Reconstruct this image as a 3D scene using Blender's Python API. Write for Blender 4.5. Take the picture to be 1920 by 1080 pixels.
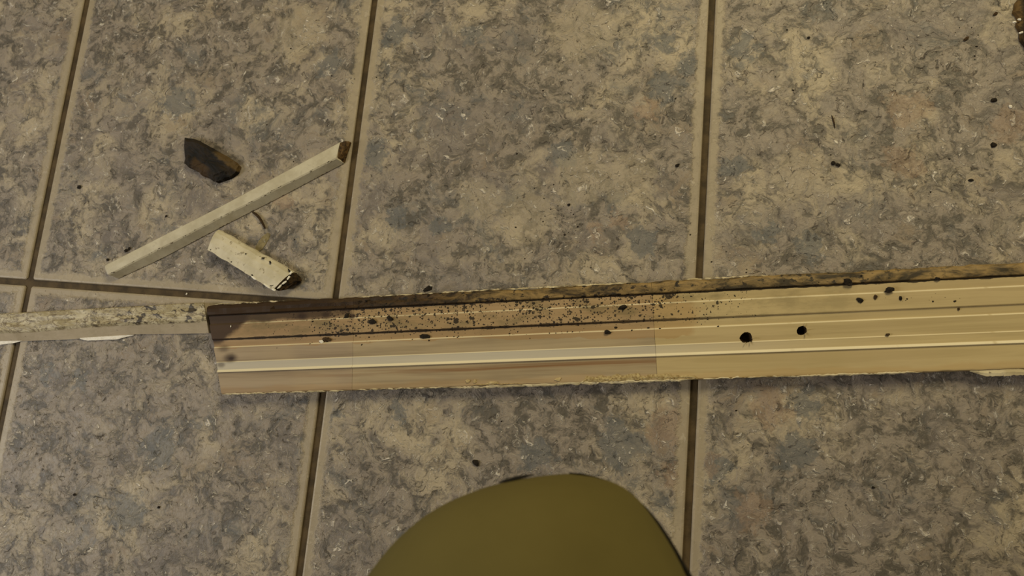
import bpy, bmesh, math, random
from mathutils import Vector, Matrix, Euler, noise as mnoise

for o in list(bpy.data.objects):
    bpy.data.objects.remove(o)
S = bpy.context.scene
COL = S.collection
random.seed(7)

# ------------------------------------------------------------------ camera
FPX = 1300.0
CAM_LOC = Vector((0.60309, -0.07338, 0.60731))
CAM_ROT = Euler((0.17431, 0.15776, 0.09077), 'XYZ')
cam = bpy.data.cameras.new('camera')
cam.sensor_width = 36.0
cam.lens = FPX / 1920.0 * 36.0
cam.clip_start = 0.01
cam.dof.use_dof = True
cam.dof.focus_distance = 0.615
cam.dof.aperture_fstop = 9.0
camo = bpy.data.objects.new('camera', cam)
camo.location = CAM_LOC
camo.rotation_euler = CAM_ROT
COL.objects.link(camo)
S.camera = camo

# ------------------------------------------------------------------ world, lights, exposure
S.view_settings.view_transform = 'Standard'
S.view_settings.look = 'None'
S.view_settings.gamma = 1.0
S.view_settings.use_curve_mapping = False
S.view_settings.exposure = -0.18

w = bpy.data.worlds.new('room_air')
S.world = w
w.use_nodes = True
bg = w.node_tree.nodes['Background']
bg.inputs['Color'].default_value = (1.0, 0.90, 0.74, 1)
bg.inputs['Strength'].default_value = 0.155


def area(name, loc, target, sx, sy, power, color):
    L = bpy.data.lights.new(name, 'AREA')
    L.shape = 'RECTANGLE'
    L.size = sx
    L.size_y = sy
    L.energy = power
    L.color = color
    o = bpy.data.objects.new(name, L)
    o.location = loc
    d = Vector(target) - Vector(loc)
    o.rotation_euler = d.to_track_quat('-Z', 'Y').to_euler()
    COL.objects.link(o)
    return o


area('ceiling_lamp', (1.10, 1.22, 1.30), (0.7, 0.20, 0), 0.70, 0.70, 23.5, (1.0, 0.87, 0.53))
area('window_light', (-1.15, -0.42, 1.10), (0.05, -0.05, 0), 0.40, 0.70, 18.0, (1.0, 0.97, 0.92))


# ------------------------------------------------------------------ node helper
class G:
    def __init__(self, name):
        self.m = bpy.data.materials.new(name)
        self.m.use_nodes = True
        self.t = self.m.node_tree
        self.b = self.t.nodes['Principled BSDF']
        self._pos = None

    def n(self, typ, **kw):
        nd = self.t.nodes.new(typ)
        for k, v in kw.items():
            setattr(nd, k, v)
        return nd

    def put(self, sock, v):
        if isinstance(v, V):
            self.t.links.new(v.s, sock)
        elif isinstance(v, (tuple, list)) and sock.type == 'RGBA' and len(v) == 3:
            sock.default_value = (*v, 1)
        else:
            sock.default_value = v

    def math(self, op, a, b=0.0, c=0.0, clamp=False):
        nd = self.n('ShaderNodeMath', operation=op, use_clamp=clamp)
        self.put(nd.inputs[0], a)
        self.put(nd.inputs[1], b)
        self.put(nd.inputs[2], c)
        return V(self, nd.outputs[0])

    def vmath(self, op, a, b=None, scale=None):
        nd = self.n('ShaderNodeVectorMath', operation=op)
        self.put(nd.inputs[0], a)
        if b is not None:
            self.put(nd.inputs[1], b)
        if scale is not None:
            self.put(nd.inputs['Scale'], scale)
        return V(self, nd.outputs['Value'] if op in ('LENGTH', 'DISTANCE', 'DOT_PRODUCT') else nd.outputs[0])

    def noise(self, vec, scale, detail=4.0, rough=0.55, dist=0.0, color=False):
        nd = self.n('ShaderNodeTexNoise')
        self.put(nd.inputs['Vector'], vec)
        nd.inputs['Scale'].default_value = scale
        nd.inputs['Detail'].default_value = detail
        nd.inputs['Roughness'].default_value = rough
        nd.inputs['Distortion'].default_value = dist
        return V(self, nd.outputs['Color' if color else 0])

    def voro(self, vec, scale, feature='F1', out='Distance'):
        nd = self.n('ShaderNodeTexVoronoi', feature=feature)
        self.put(nd.inputs['Vector'], vec)
        nd.inputs['Scale'].default_value = scale
        return V(self, nd.outputs[out])

    def ss(self, x, lo, hi):
        nd = self.n('ShaderNodeMapRange', interpolation_type='SMOOTHSTEP')
        if lo > hi:
            self.put(nd.inputs[0], x)
            nd.inputs[1].default_value = hi
            nd.inputs[2].default_value = lo
            nd.inputs[3].default_value = 1.0
            nd.inputs[4].default_value = 0.0
        else:
            self.put(nd.inputs[0], x)
            nd.inputs[1].default_value = lo
            nd.inputs[2].default_value = hi
        return V(self, nd.outputs[0])

    def mix(self, f, a, b, mode='MIX'):
        nd = self.n('ShaderNodeMix', data_type='RGBA', blend_type=mode)
        self.put(nd.inputs['Factor'], f)
        self.put(nd.inputs[6], a)
        self.put(nd.inputs[7], b)
        return V(self, nd.outputs[2])

    def pos(self):
        return V(self, self.n('ShaderNodeNewGeometry').outputs['Position'])

    def obj(self):
        return V(self, self.n('ShaderNodeTexCoord').outputs['Object'])

    def rnd(self):
        return V(self, self.n('ShaderNodeObjectInfo').outputs['Random'])

    def sep(self, v):
        nd = self.n('ShaderNodeSeparateXYZ')
        self.put(nd.inputs[0], v)
        return [V(self, nd.outputs[i]) for i in range(3)]

    def comb(self, x, y, z=0.0):
        nd = self.n('ShaderNodeCombineXYZ')
        for i, q in enumerate((x, y, z)):
            self.put(nd.inputs[i], q)
        return V(self, nd.outputs[0])

    def bump(self, h, dist, strength=1.0):
        nd = self.n('ShaderNodeBump')
        self.put(nd.inputs['Height'], h)
        nd.inputs['Distance'].default_value = dist
        nd.inputs['Strength'].default_value = strength
        self.t.links.new(nd.outputs[0], self.b.inputs['Normal'])

    def fin(self, color, rough=0.6, spec=0.4):
        self.put(self.b.inputs['Base Color'], color)
        self.put(self.b.inputs['Roughness'], rough)
        self.put(self.b.inputs['Specular IOR Level'], spec)
        return self.m


class V:
    def __init__(self, g, s):
        self.g, self.s = g, s

    def __add__(self, o): return self.g.math('ADD', self, o)
    def __radd__(self, o): return self.g.math('ADD', self, o)
    def __sub__(self, o): return self.g.math('SUBTRACT', self, o)
    def __rsub__(self, o): return self.g.math('SUBTRACT', o, self)
    def __mul__(self, o): return self.g.math('MULTIPLY', self, o)
    def __rmul__(self, o): return self.g.math('MULTIPLY', self, o)
    def max(self, o): return self.g.math('MAXIMUM', self, o)
    def min(self, o): return self.g.math('MINIMUM', self, o)
    def abs(self): return self.g.math('ABSOLUTE', self)


def c255(r, g, b):
    f = lambda u: (u / 255 / 12.92) if u / 255 <= .04045 else ((u / 255 + .055) / 1.055) ** 2.4
    return (f(r), f(g), f(b))


# ------------------------------------------------------------------ mesh helpers
RM = CAM_ROT.to_matrix()


def at(px, py, z=0.0):
    """where the sight line through a photo pixel meets the height z"""
    d = RM @ Vector(((px - 960) / FPX, -(py - 540) / FPX, -1.0))
    t = (z - CAM_LOC.z) / d.z
    return CAM_LOC + d * t


def link(name, mesh, m=None, parent=None, smooth=False):
    if m:
        mesh.materials.append(m)
    if smooth:
        for p in mesh.polygons:
            p.use_smooth = True
    o = bpy.data.objects.new(name, mesh)
    COL.objects.link(o)
    if parent:
        o.parent = parent
    return o


def from_bm(name, bm, m=None, parent=None, smooth=False):
    bmesh.ops.recalc_face_normals(bm, faces=bm.faces)
    me = bpy.data.meshes.new(name)
    bm.to_mesh(me)
    bm.free()
    return link(name, me, m, parent, smooth)


def tag(o, label=None, cat=None, group=None, kind=None):
    if label: o['label'] = label
    if cat: o['category'] = cat
    if group: o['group'] = group
    if kind: o['kind'] = kind
    return o


def empty(name, loc=(0, 0, 0), rz=0.0):
    o = bpy.data.objects.new(name, None)
    o.location = loc
    o.rotation_euler = (0, 0, rz)
    o.empty_display_size = 0.02
    COL.objects.link(o)
    return o


def loft(bm, rings, cap0=True, cap1=True, closed=True):
    vr = [[bm.verts.new(p) for p in r] for r in rings]
    n = len(rings[0])
    for a, b in zip(vr, vr[1:]):
        for i in range(n if closed else n - 1):
            j = (i + 1) % n
            bm.faces.new((a[i], a[j], b[j], b[i]))
    if cap0 and closed: bm.faces.new(vr[0][::-1])
    if cap1 and closed: bm.faces.new(vr[-1])
    return vr


def nz(p, sc, seed=0.0):
    return mnoise.noise(Vector((p[0] * sc + seed, p[1] * sc - seed * .7, p[2] * sc + seed * 1.3)))


def nzv(p, sc, seed=0.0):
    return mnoise.noise_vector(Vector((p[0] * sc + seed, p[1] * sc - seed * .7, p[2] * sc + seed * 1.3)))


def lump_bm(r, seed, flat=0.6, sub=2, rough=0.45, stretch=(1, 1)):
    bm = bmesh.new()
    bmesh.ops.create_icosphere(bm, subdivisions=sub, radius=r)
    for v in bm.verts:
        k = 1 + rough * nz(v.co, 1.1 / r, seed) + rough * .5 * nz(v.co, 2.6 / r, seed + 3)
        v.co *= k
        v.co.x *= stretch[0]
        v.co.y *= stretch[1]
        v.co.z *= flat
    zm = min(v.co.z for v in bm.verts)
    for v in bm.verts:
        v.co.z = max(0.0, v.co.z - zm * 0.55)
    return bm


def chunk_bm(outline, heights, origin, seed, inset=0.72, sub=2, amp=0.0012):
    """a broken lump: ground outline, shoulder ring and crown, subdivided and roughened"""
    bm = bmesh.new()
    n = len(outline)
    c = sum((Vector(p) for p in outline), Vector()) / n
    base = [bm.verts.new(Vector((p[0], p[1], 0)) - origin) for p in outline]
    mid = []
    top = []
    for i, p in enumerate(outline):
        p = Vector((p[0], p[1], 0))
        cc = Vector((c.x, c.y, 0))
        q = cc + (p - cc) * 0.97
        mid.append(bm.verts.new(Vector((q.x, q.y, heights[i] * .6)) - origin))
        q = cc + (p - cc) * inset
        top.append(bm.verts.new(Vector((q.x, q.y, heights[i])) - origin))
    for a, b in ((base, mid), (mid, top)):
        for i in range(n):
            j = (i + 1) % n
            bm.faces.new((a[i], a[j], b[j], b[i]))
    ct = bm.verts.new(Vector((c.x, c.y, sum(heights) / n * 1.02)) - origin)
    for i in range(n):
        bm.faces.new((top[i], top[(i + 1) % n], ct))
    bm.faces.new(base[::-1])
    bmesh.ops.triangulate(bm, faces=bm.faces)
    for _ in range(sub):
        bmesh.ops.subdivide_edges(bm, edges=bm.edges, cuts=1, use_grid_fill=True)
        bmesh.ops.triangulate(bm, faces=bm.faces)
    for v in bm.verts:
        if v.co.z > 1e-5:
            d = nzv(v.co, 160, seed) * amp + nzv(v.co, 420, seed + 5) * amp * .5
            v.co += d
            v.co.z = max(v.co.z, 0.0003)
    return bm


# ------------------------------------------------------------------ materials
def tile_material():
    g = G('printed_ceramic_tile')
    P = g.pos()
    px_, py_, _ = g.sep(P)
    r = g.rnd()
    off = g.comb(r * 37.0, r * 61.0 + 3.0, r * 17.0)
    Q = g.vmath('ADD', g.comb(px_, py_, 0.0), off)
    wv = g.vmath('SUBTRACT', g.noise(Q, 26.0, 3.0, 0.6, color=True), (0.5, 0.5, 0.5))
    W = g.vmath('ADD', Q, g.vmath('SCALE', wv, scale=0.045))
    wv2 = g.vmath('SUBTRACT', g.noise(Q, 110.0, 2.0, 0.6, color=True), (0.5, 0.5, 0.5))
    W2 = g.vmath('ADD', W, g.vmath('SCALE', wv2, scale=0.011))
    big = g.noise(W, 12.0, 7.0, 0.66)
    big2 = g.noise(g.vmath('ADD', W, (7.3, 2.1, 4.0)), 20.0, 7.0, 0.68)
    med = g.noise(W2, 70.0, 7.0, 0.70)
    med2 = g.noise(g.vmath('ADD', W2, (3.3, 8.1, 1.0)), 100.0, 6.0, 0.66)
    fine = g.noise(W2, 300.0, 4.0, 0.68)
    col = g.mix(g.ss(med, 0.40, 0.58), TC['dark'], TC['base'])
    col = g.mix(g.ss(big, 0.46, 0.64) * g.ss(med, 0.34, 0.54) * 0.80, col, TC['beige'])
    lav = g.noise(g.vmath('ADD', W, (1.3, 9.1, 2.0)), 17.0, 6.0, 0.66)
    col = g.mix(g.ss(lav, 0.50, 0.64) * 0.6, col, TC['lav'])
    col = g.mix(g.ss(big2, 0.54, 0.66) * g.ss(med2, 0.36, 0.58) * 0.65, col, TC['blue'])
    col = g.mix(g.ss(big2, 0.46, 0.34) * g.ss(med, 0.40, 0.60) * 0.55, col, TC['brown'])
    # printed blotches that can be made out one by one
    wob = g.vmath('SUBTRACT', g.noise(g.comb(px_, py_, 0.0), 70.0, 4.0, 0.65, color=True), (0.5, 0.5, 0.5))
    B = g.vmath('ADD', g.comb(px_, py_, 0.0), g.vmath('SCALE', wob, scale=0.050))

    def blots(lst, k):
        acc = None
        for (x, y, rad) in lst:
            q = at(x, y, 0)
            R = rad * 0.00048
            d = g.vmath('DISTANCE', B, (q.x, q.y, 0))
            s = g.ss(d, R * 1.12, R * 0.72)
            acc = s if acc is None else acc.max(s)
        return acc * k
    col = g.mix(blots([(742, 410, 20), (826, 422, 20), (700, 292, 30), (1246, 78, 26), (1296, 122, 28), (1250, 160, 34),
                       (1392, 92, 32), (1372, 312, 28), (1438, 436, 20), (1522, 462, 26), (742, 66, 30), (885, 62, 28),
                       (1205, 450, 30), (1060, 290, 30), (745, 772, 20), (1005, 856, 34), (1165, 830, 46), (1490, 846, 34),
                       (1512, 764, 28), (1345, 880, 28), (300, 840, 46), (150, 716, 26), (240, 962, 44), (618, 118, 34),
                       (620, 775, 26), (330, 190, 40), (90, 700, 20)], 0.72), col, TC['blue'])
    col = g.mix(blots([(1163, 416, 16), (1118, 430, 20), (1210, 204, 22), (1448, 766, 34), (1416, 960, 34), (1255, 800, 40),
                       (1270, 900, 30), (1700, 205, 40), (1690, 300, 34), (1900, 230, 40), (530, 372, 26), (1330, 860, 24)], 0.36),
                col, TC['pink'])
    col = g.mix(blots([(990, 400, 60), (1180, 340, 60), (1090, 330, 60), (900, 370, 50), (1500, 330, 50), (850, 620, 40),
                       (1090, 60, 70), (560, 60, 60)], 0.38), col, TC['beige'])
    # white flecks with a raised edge
    fl = g.ss(g.noise(W2, 150.0, 4.0, 0.66, 0.8), 0.54, 0.68) * g.ss(med2, 0.38, 0.56)
    col = g.mix(fl * 0.62, col, TC['fleck'])
    dk = g.ss(g.noise(g.vmath('ADD', W2, (1.7, 4.4, 0.0)), 150.0, 5.0, 0.68, 0.5), 0.41, 0.30)
    col = g.mix(dk * 0.6, col, TC['dark2'])
    col = g.mix(g.ss(fine, 0.35, 0.65) * 0.22, col, TC['fleck'], 'SOFT_LIGHT')
    # plain glazed border of every tile
    ox, oy, _ = g.sep(g.obj())
    edge = ox.abs().max(oy.abs()) + (g.noise(Q, 130.0, 5.0, 0.65) - 0.5) * 0.014
    bord = g.ss(edge, 0.1510, 0.1555)
    col = g.mix(bord * 0.8, col, TC['border'])
    h = med * 0.6 + fl * 0.45 + fine * 0.35 - dk * 0.35
    g.bump(h * (1.0 - bord * 0.8), 0.0016, 1.0)
    rough = 0.40 + fine * 0.22
    return g.fin(col, rough, 0.42)


TC = dict(dark=c255(86, 80, 71), base=c255(142, 131, 118), beige=c255(178, 164, 138), blue=c255(97, 98, 97),
          brown=c255(122, 104, 80), pink=c255(152, 124, 98), fleck=c255(236, 226, 210), dark2=c255(62, 55, 46),
          border=c255(162, 148, 123), lav=c255(126, 117, 110))


def grout_material():
    g = G('brown_grout')
    P = g.pos()
    n = g.noise(P, 60.0, 5.0, 0.6)
    col = g.mix(g.ss(n, 0.35, 0.65), c255(58, 46, 26), c255(84, 68, 42))
    n2 = g.noise(P, 700.0, 3.0, 0.6)
    g.bump(n2, 0.0004, 0.6)
    return g.fin(col, 0.75, 0.3)


def gap_noise(g, x):
    return g.noise(g.comb(x * 26.0, 0.0, 11.0), 1.0, 4.0, 0.6)


def board_material(name, flat_a, flat_b, stain=1.0, mould=1.0, lines=1.0):
    """bare pine back of the casing, in the casing's own coordinates (x along, y across)"""
    g = G(name)
    O = g.obj()
    x, y, z = g.sep(O)
    grain = g.noise(g.comb(x * 5.0, y * 130.0, z * 60.0), 1.0, 6.0, 0.6, 0.6)
    grain2 = g.noise(g.comb(x * 2.2 + 9.0, y * 70.0, 0.0), 1.0, 4.0, 0.55, 1.2)
    wid = g.noise(g.comb(x * 14.0, y * 22.0, 0.0), 1.0, 3.0, 0.5)
    col = g.mix(g.ss(grain, 0.35, 0.68), flat_a, flat_b)
    col = g.mix(g.ss(wid, 0.40, 0.70) * 0.3, col, c255(186, 164, 124))
    # brown streaks on the south flat
    streak = g.ss(grain2, 0.52, 0.66) * g.ss(y, 0.0215, 0.0195) * g.ss(x, 0.05, 0.20) * g.ss(x, 0.445, 0.430)
    col = g.mix(streak * 0.75 * stain, col, c255(118, 78, 40))
    amber = g.ss(y + (g.noise(g.comb(x * 30, y * 30, 0), 1.0, 3.0) - 0.5) * 0.012, 0.0075, 0.0035)
    col = g.mix(amber * 0.22, col, c255(168, 124, 62))
    # painted-looking pale groove
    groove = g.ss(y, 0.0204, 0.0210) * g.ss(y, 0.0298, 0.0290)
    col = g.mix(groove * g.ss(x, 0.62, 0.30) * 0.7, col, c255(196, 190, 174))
    # damp patch with a tide line across the middle flats
    n4 = g.noise(g.comb(x * 22.0, y * 26.0, 3.0), 1.0, 5.0, 0.6)
    ty = y + (n4 - 0.5) * 0.016 - g.ss(x, 0.20, 0.42) * 0.006 * -1.0
    damp = g.ss(ty, 0.0418, 0.0424) * g.ss(x + (n4 - .5) * 0.08, 0.45, 0.438)
    col = g.mix(damp * 0.45 * mould, col, c255(160, 122, 72))
    # highlights of the lit groove walls, painted in as pale broken lines
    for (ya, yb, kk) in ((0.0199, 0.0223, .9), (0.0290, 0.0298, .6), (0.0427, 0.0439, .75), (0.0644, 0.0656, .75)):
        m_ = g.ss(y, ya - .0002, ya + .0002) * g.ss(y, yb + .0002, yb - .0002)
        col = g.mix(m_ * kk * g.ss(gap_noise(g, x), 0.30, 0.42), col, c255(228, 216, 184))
    # general greenish grey bloom, north half
    bl = g.noise(g.comb(x * 26.0, y * 60.0, 1.0), 1.0, 5.0, 0.65)
    bloom = g.ss(bl, 0.45, 0.68) * g.ss(y, 0.040, 0.060) * g.ss(x, 0.75, 0.35)
    col = g.mix(bloom * 0.7 * mould, col, c255(110, 98, 66))
    # mould spots
    dens = g.noise(g.comb(x * 34.0, y * 44.0, 5.0), 1.0, 3.0, 0.6)
    dmask = g.ss(y, 0.034, 0.056) * g.ss(x, 0.60, 0.40) * g.ss(x, -0.02, 0.14)
    jv = g.vmath('SUBTRACT', g.noise(g.comb(x * 420.0, y * 420.0, 1.0), 1.0, 3.0, 0.6, color=True), (0.5, 0.5, 0.5))
    spots = None
    for (sx_, sy_, kr) in ((340.0, 370.0, 0.0), (620.0, 640.0, 0.02), (140.0, 190.0, -0.16)):
        vv = g.vmath('ADD', g.comb(x * sx_, y * sy_, sx_), g.vmath('SCALE', jv, scale=0.95))
        nd = g.n('ShaderNodeTexVoronoi', feature='F1')
        g.put(nd.inputs['Vector'], vv)
        nd.inputs['Scale'].default_value = 1.0
        d_ = V(g, nd.outputs['Distance'])
        cr_, _g, _b = g.sep(V(g, nd.outputs['Color']))
        rad_ = g.ss(cr_, 0.35, 1.05) * 0.62 + (dens - 0.5) * 0.9 + (dmask - 1.0) * 0.75 - 0.10 + kr
        sp_ = g.ss(d_ - rad_, 0.07, -0.05)
        spots = sp_ if spots is None else spots.max(sp_)
    col = g.mix(spots * 0.93 * mould, col, c255(34, 26, 14))
    # dark lines of uneven width along the two re-entrant corners
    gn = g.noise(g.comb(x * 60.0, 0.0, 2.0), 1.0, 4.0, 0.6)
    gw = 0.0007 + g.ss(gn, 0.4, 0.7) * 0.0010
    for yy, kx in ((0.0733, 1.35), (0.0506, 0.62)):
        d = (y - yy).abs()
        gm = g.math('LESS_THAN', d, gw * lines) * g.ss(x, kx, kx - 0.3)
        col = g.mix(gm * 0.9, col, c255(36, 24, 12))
    # lip along the north edge: rotten brown going mottled
    ln = g.noise(g.comb(x * 30.0, y * 90.0, 8.0), 1.0, 6.0, 0.68, 0.5)
    lip = g.math('GREATER_THAN', y, 0.0737)
    lipcol = g.mix(g.ss(ln, 0.38, 0.64), c255(36, 27, 13), c255(146, 120, 74))
    lipcol = g.mix(g.ss(x + (ln - .5) * 0.10, 0.29, 0.21), lipcol, g.mix(g.ss(ln, .38, .66), c255(34, 22, 10), c255(72, 52, 26)))
    ls = g.noise(g.comb(x * 150.0, y * 220.0, 4.0), 1.0, 4.0, 0.6)
    lipcol = g.mix(g.ss(ls + (dens - .5) * 0.3, 0.56, 0.62) * g.ss(x, 0.72, 0.55), lipcol, c255(28, 20, 10))
    col = g.mix(lip * 0.95, col, lipcol)
    # dark soaked corner at the west end
    n5 = g.noise(g.comb(x * 40.0, y * 40.0, 6.0), 1.0, 5.0, 0.6)
    yy = g.ss(y, 0.040, 0.074)
    cx = x - 0.006 - (n5 - 0.5) * 0.030
    corner = g.ss(cx - yy * 0.026, 0.014, 0.004) * g.ss(y, 0.043, 0.050)
    col = g.mix(corner * 0.92, col, c255(52, 32, 14))
    run = g.ss(y + (n5 - .5) * 0.012, 0.0640, 0.0690) * g.ss(x + (n5 - .5) * 0.14, 0.155, 0.115)
    col = g.mix(run * 0.85, col, c255(52, 35, 16))
    # small stains (x, y, r)
    for (sx, sy, sr, kk) in ((0.0270, 0.0330, 0.0085, 0.8), (0.0275, 0.0325, 0.0030, 0.9), (0.096, 0.0690, 0.007, 0.85), (0.120, 0.0690, 0.006, 0.8), (0.145, 0.0665, 0.004, 0.9), (0.018, 0.0270, 0.005, 0.55), (0.020, 0.0420, 0.007, 0.55)):
        d = g.vmath('LENGTH', g.comb((x - sx) * 0.62, y - sy, 0.0)) + (n5 - 0.5) * 0.003
        col = g.mix(g.ss(d, sr * 0.75, sr * 0.15) * kk, col, c255(44, 26, 10))
    g.bump(grain * 0.5 + spots * 0.4 + ln * lip * 0.8, 0.0005, 0.5)
    return g.fin(col, 0.62, 0.28)


def paint_material(name, col_a, col_b, dirt=0.3, seed=0.0, scale=1.0, chip=c255(70, 54, 30)):
    g = G(name)
    O = g.vmath('ADD', g.obj(), (seed, seed * 1.7, 0))
    n = g.noise(O, 60.0 * scale, 5.0, 0.6)
    n2 = g.noise(O, 260.0 * scale, 4.0, 0.6)
    col = g.mix(g.ss(n, 0.35, 0.65), col_a, col_b)
    col = g.mix(g.ss(n2 + (n - .5) * 0.5, 0.62, 0.70) * dirt, col, chip)
    g.bump(n2, 0.0003, 0.5)
    return g.fin(col, 0.5, 0.4)


def plain(name, a, b, scale=80.0, rough=0.8, spec=0.25, bump=0.0006):
    g = G(name)
    O = g.obj()
    n = g.noise(O, scale, 6.0, 0.65, 0.5)
    n2 = g.noise(O, scale * 5, 4.0, 0.6)
    col = g.mix(g.ss(n, 0.34, 0.66), a, b)
    g.bump(n * 0.6 + n2 * 0.4, bump, 0.8)
    return g.fin(col, rough, spec)


M_TILE = tile_material()
M_GROUT = grout_material()
M_DIRT = plain('black_dirt', c255(14, 11, 7), c255(44, 34, 20), 900.0)
M_DIRTBROWN = plain('brown_dirt', c255(40, 28, 12), c255(84, 62, 34), 700.0)
M_CHIP = plain('white_paint_chip', c255(214, 206, 188), c255(238, 232, 220), 300.0, 0.5)

# ------------------------------------------------------------------ floor: grout bed with single tiles
TS = 0.33
GW = 0.0062
bm = bmesh.new()
bmesh.ops.create_grid(bm, x_segments=1, y_segments=1, size=0.5)
for v in bm.verts:
    v.co.x = 0.495 + v.co.x * 2.97
    v.co.y = 0.0 + v.co.y * 2.64
    v.co.z = -0.0022
r_ = bmesh.ops.extrude_face_region(bm, geom=bm.faces[:])
for v in [q for q in r_['geom'] if isinstance(q, bmesh.types.BMVert)]:
    v.co.z = -0.03
floor = from_bm('floor', bm, M_GROUT)
tag(floor, 'floor of beige grey mottled square tiles with brown grout', None, None, 'structure')


def tile_mesh():
    bm = bmesh.new()
    h = (TS - GW) / 2
    prof = [(h, -0.008), (h, -0.0012), (h - 0.0006, -0.0004), (h - 0.0020, 0.0), ]
    rings = []
    for (e, z) in prof:
        c = 0.0015
        rings.append([(-e + c, -e, z), (e - c, -e, z), (e, -e + c, z), (e, e - c, z), (e - c, e, z), (-e + c, e, z), (-e, e - c, z), (-e, -e + c, z)])
    loft(bm, rings)
    bmesh.ops.recalc_face_normals(bm, faces=bm.faces)
    me = bpy.data.meshes.new('tile')
    bm.to_mesh(me)
    bm.free()
    me.materials.append(M_TILE)
    return me


TM = tile_mesh()
jit = random.Random(3)
for j in range(-4, 4):
    for i in range(-3, 6):
        o = bpy.data.objects.new('tile', TM)
        COL.objects.link(o)
        o.parent = floor
        o.location = ((i + .5) * TS + jit.uniform(-.0005, .0005), (j + .5) * TS + jit.uniform(-.0005, .0005), jit.uniform(-.0002, 0.0))
        if (i, j) == (-1, 0):
            o.location.x -= 0.0006

# ------------------------------------------------------------------ the long casing, back side up
BW = 0.0846
BA = math.radians(6.65)
casing = empty('door_casing', (0.2177, -0.0944, 0.0), BA)
tag(casing, 'long grooved wooden casing lying face down, mouldy and rotten along its upper edge', 'casing')
H = 0.0125
PROF = [(0.0, 0.0), (0.0, 0.006), (0.0, 0.0108), (0.0006, 0.0116), (0.0016, 0.0118), (0.008, 0.0119), (0.014, 0.0119), (0.0188, 0.0118), (0.0195, 0.0119),
        (0.0198, 0.0130), (0.0203, 0.0132), (0.0222, 0.0115), (0.0228, 0.0113), (0.0255, 0.0113), (0.0284, 0.0115), (0.0289, 0.0116), (0.0297, 0.0109), (0.0301, 0.0108),
        (0.033, 0.0110), (0.038, 0.0114), (0.0420, 0.0117), (0.0427, 0.0117), (0.0440, 0.0101), (0.0445, 0.0100), (0.0475, 0.0104), (0.0503, 0.0106),
        (0.0507, 0.0118), (0.0512, 0.0121), (0.055, 0.0122), (0.060, 0.0122), (0.0638, 0.0122), (0.0644, 0.0121), (0.0656, 0.0106), (0.0661, 0.0105),
        (0.069, 0.0107), (0.0728, 0.0108), (0.0731, 0.0098), (0.0735, 0.0098), (0.0739, 0.0118), (0.0745, 0.0124), (0.077, 0.0124), (0.080, 0.0121),
        (0.0825, 0.0110), (0.0840, 0.0090), (BW, 0.006), (BW, 0.0)]


def casing_ring(x, end_skew=0.0):
    pts = []
    for (y, z) in PROF:
        xx = x + end_skew * (1 - y / BW)
        yy, zz = y, z
        if y > 0.081:       # gnawed north edge
            e = 0.0012 * nz((x * 1.0, 0, 0), 90, 2.0) + 0.0008 * nz((x, 0, 0), 260, 4.0)
            yy += e
        if y > 0.0745 and z > 0.006:
            zz += 0.0007 * nz((x, y, 0), 120, 9.0)
        if 0.0745 < y < 0.0825 and 0.055 < x < 0.24:   # split along the lip
            ys = 0.0815 - (x - 0.24) * -0.035
            if abs(y - ys) < 0.0016:
                zz -= 0.0016
        if y < 0.001:
            yy += 0.0005 * nz((x, 0, 0), 120, 7.0)
        pts.append((xx, yy, zz))
    return pts


def casing_segment(x0, x1, m, skew0=0.0):
    bm = bmesh.new()
    n = max(2, int((x1 - x0) / 0.004))
    rings = []
    for k in range(n + 1):
        t = k / n
        sk = skew0 * max(0.0, 1 - t * 2.0)
        rings.append(casing_ring(x0 + (x1 - x0) * t, sk))
    loft(bm, rings)
    bmesh.ops.recalc_face_normals(bm, faces=bm.faces)
    return bm


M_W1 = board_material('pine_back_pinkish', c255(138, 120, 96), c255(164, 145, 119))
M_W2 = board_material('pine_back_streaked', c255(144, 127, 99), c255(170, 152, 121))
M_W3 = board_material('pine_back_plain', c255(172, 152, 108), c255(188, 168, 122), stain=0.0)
HOLES = [(0.4885, 0.0325, 0.0042, 1.15, 5), (0.5325, 0.0370, 0.0037, 1.1, 8)]
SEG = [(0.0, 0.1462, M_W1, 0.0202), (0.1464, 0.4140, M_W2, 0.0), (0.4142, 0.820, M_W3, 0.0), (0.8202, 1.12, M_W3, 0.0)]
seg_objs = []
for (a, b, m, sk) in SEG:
    seg_objs.append(from_bm('wood_block', casing_segment(a, b, m, sk), m, casing))
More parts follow.
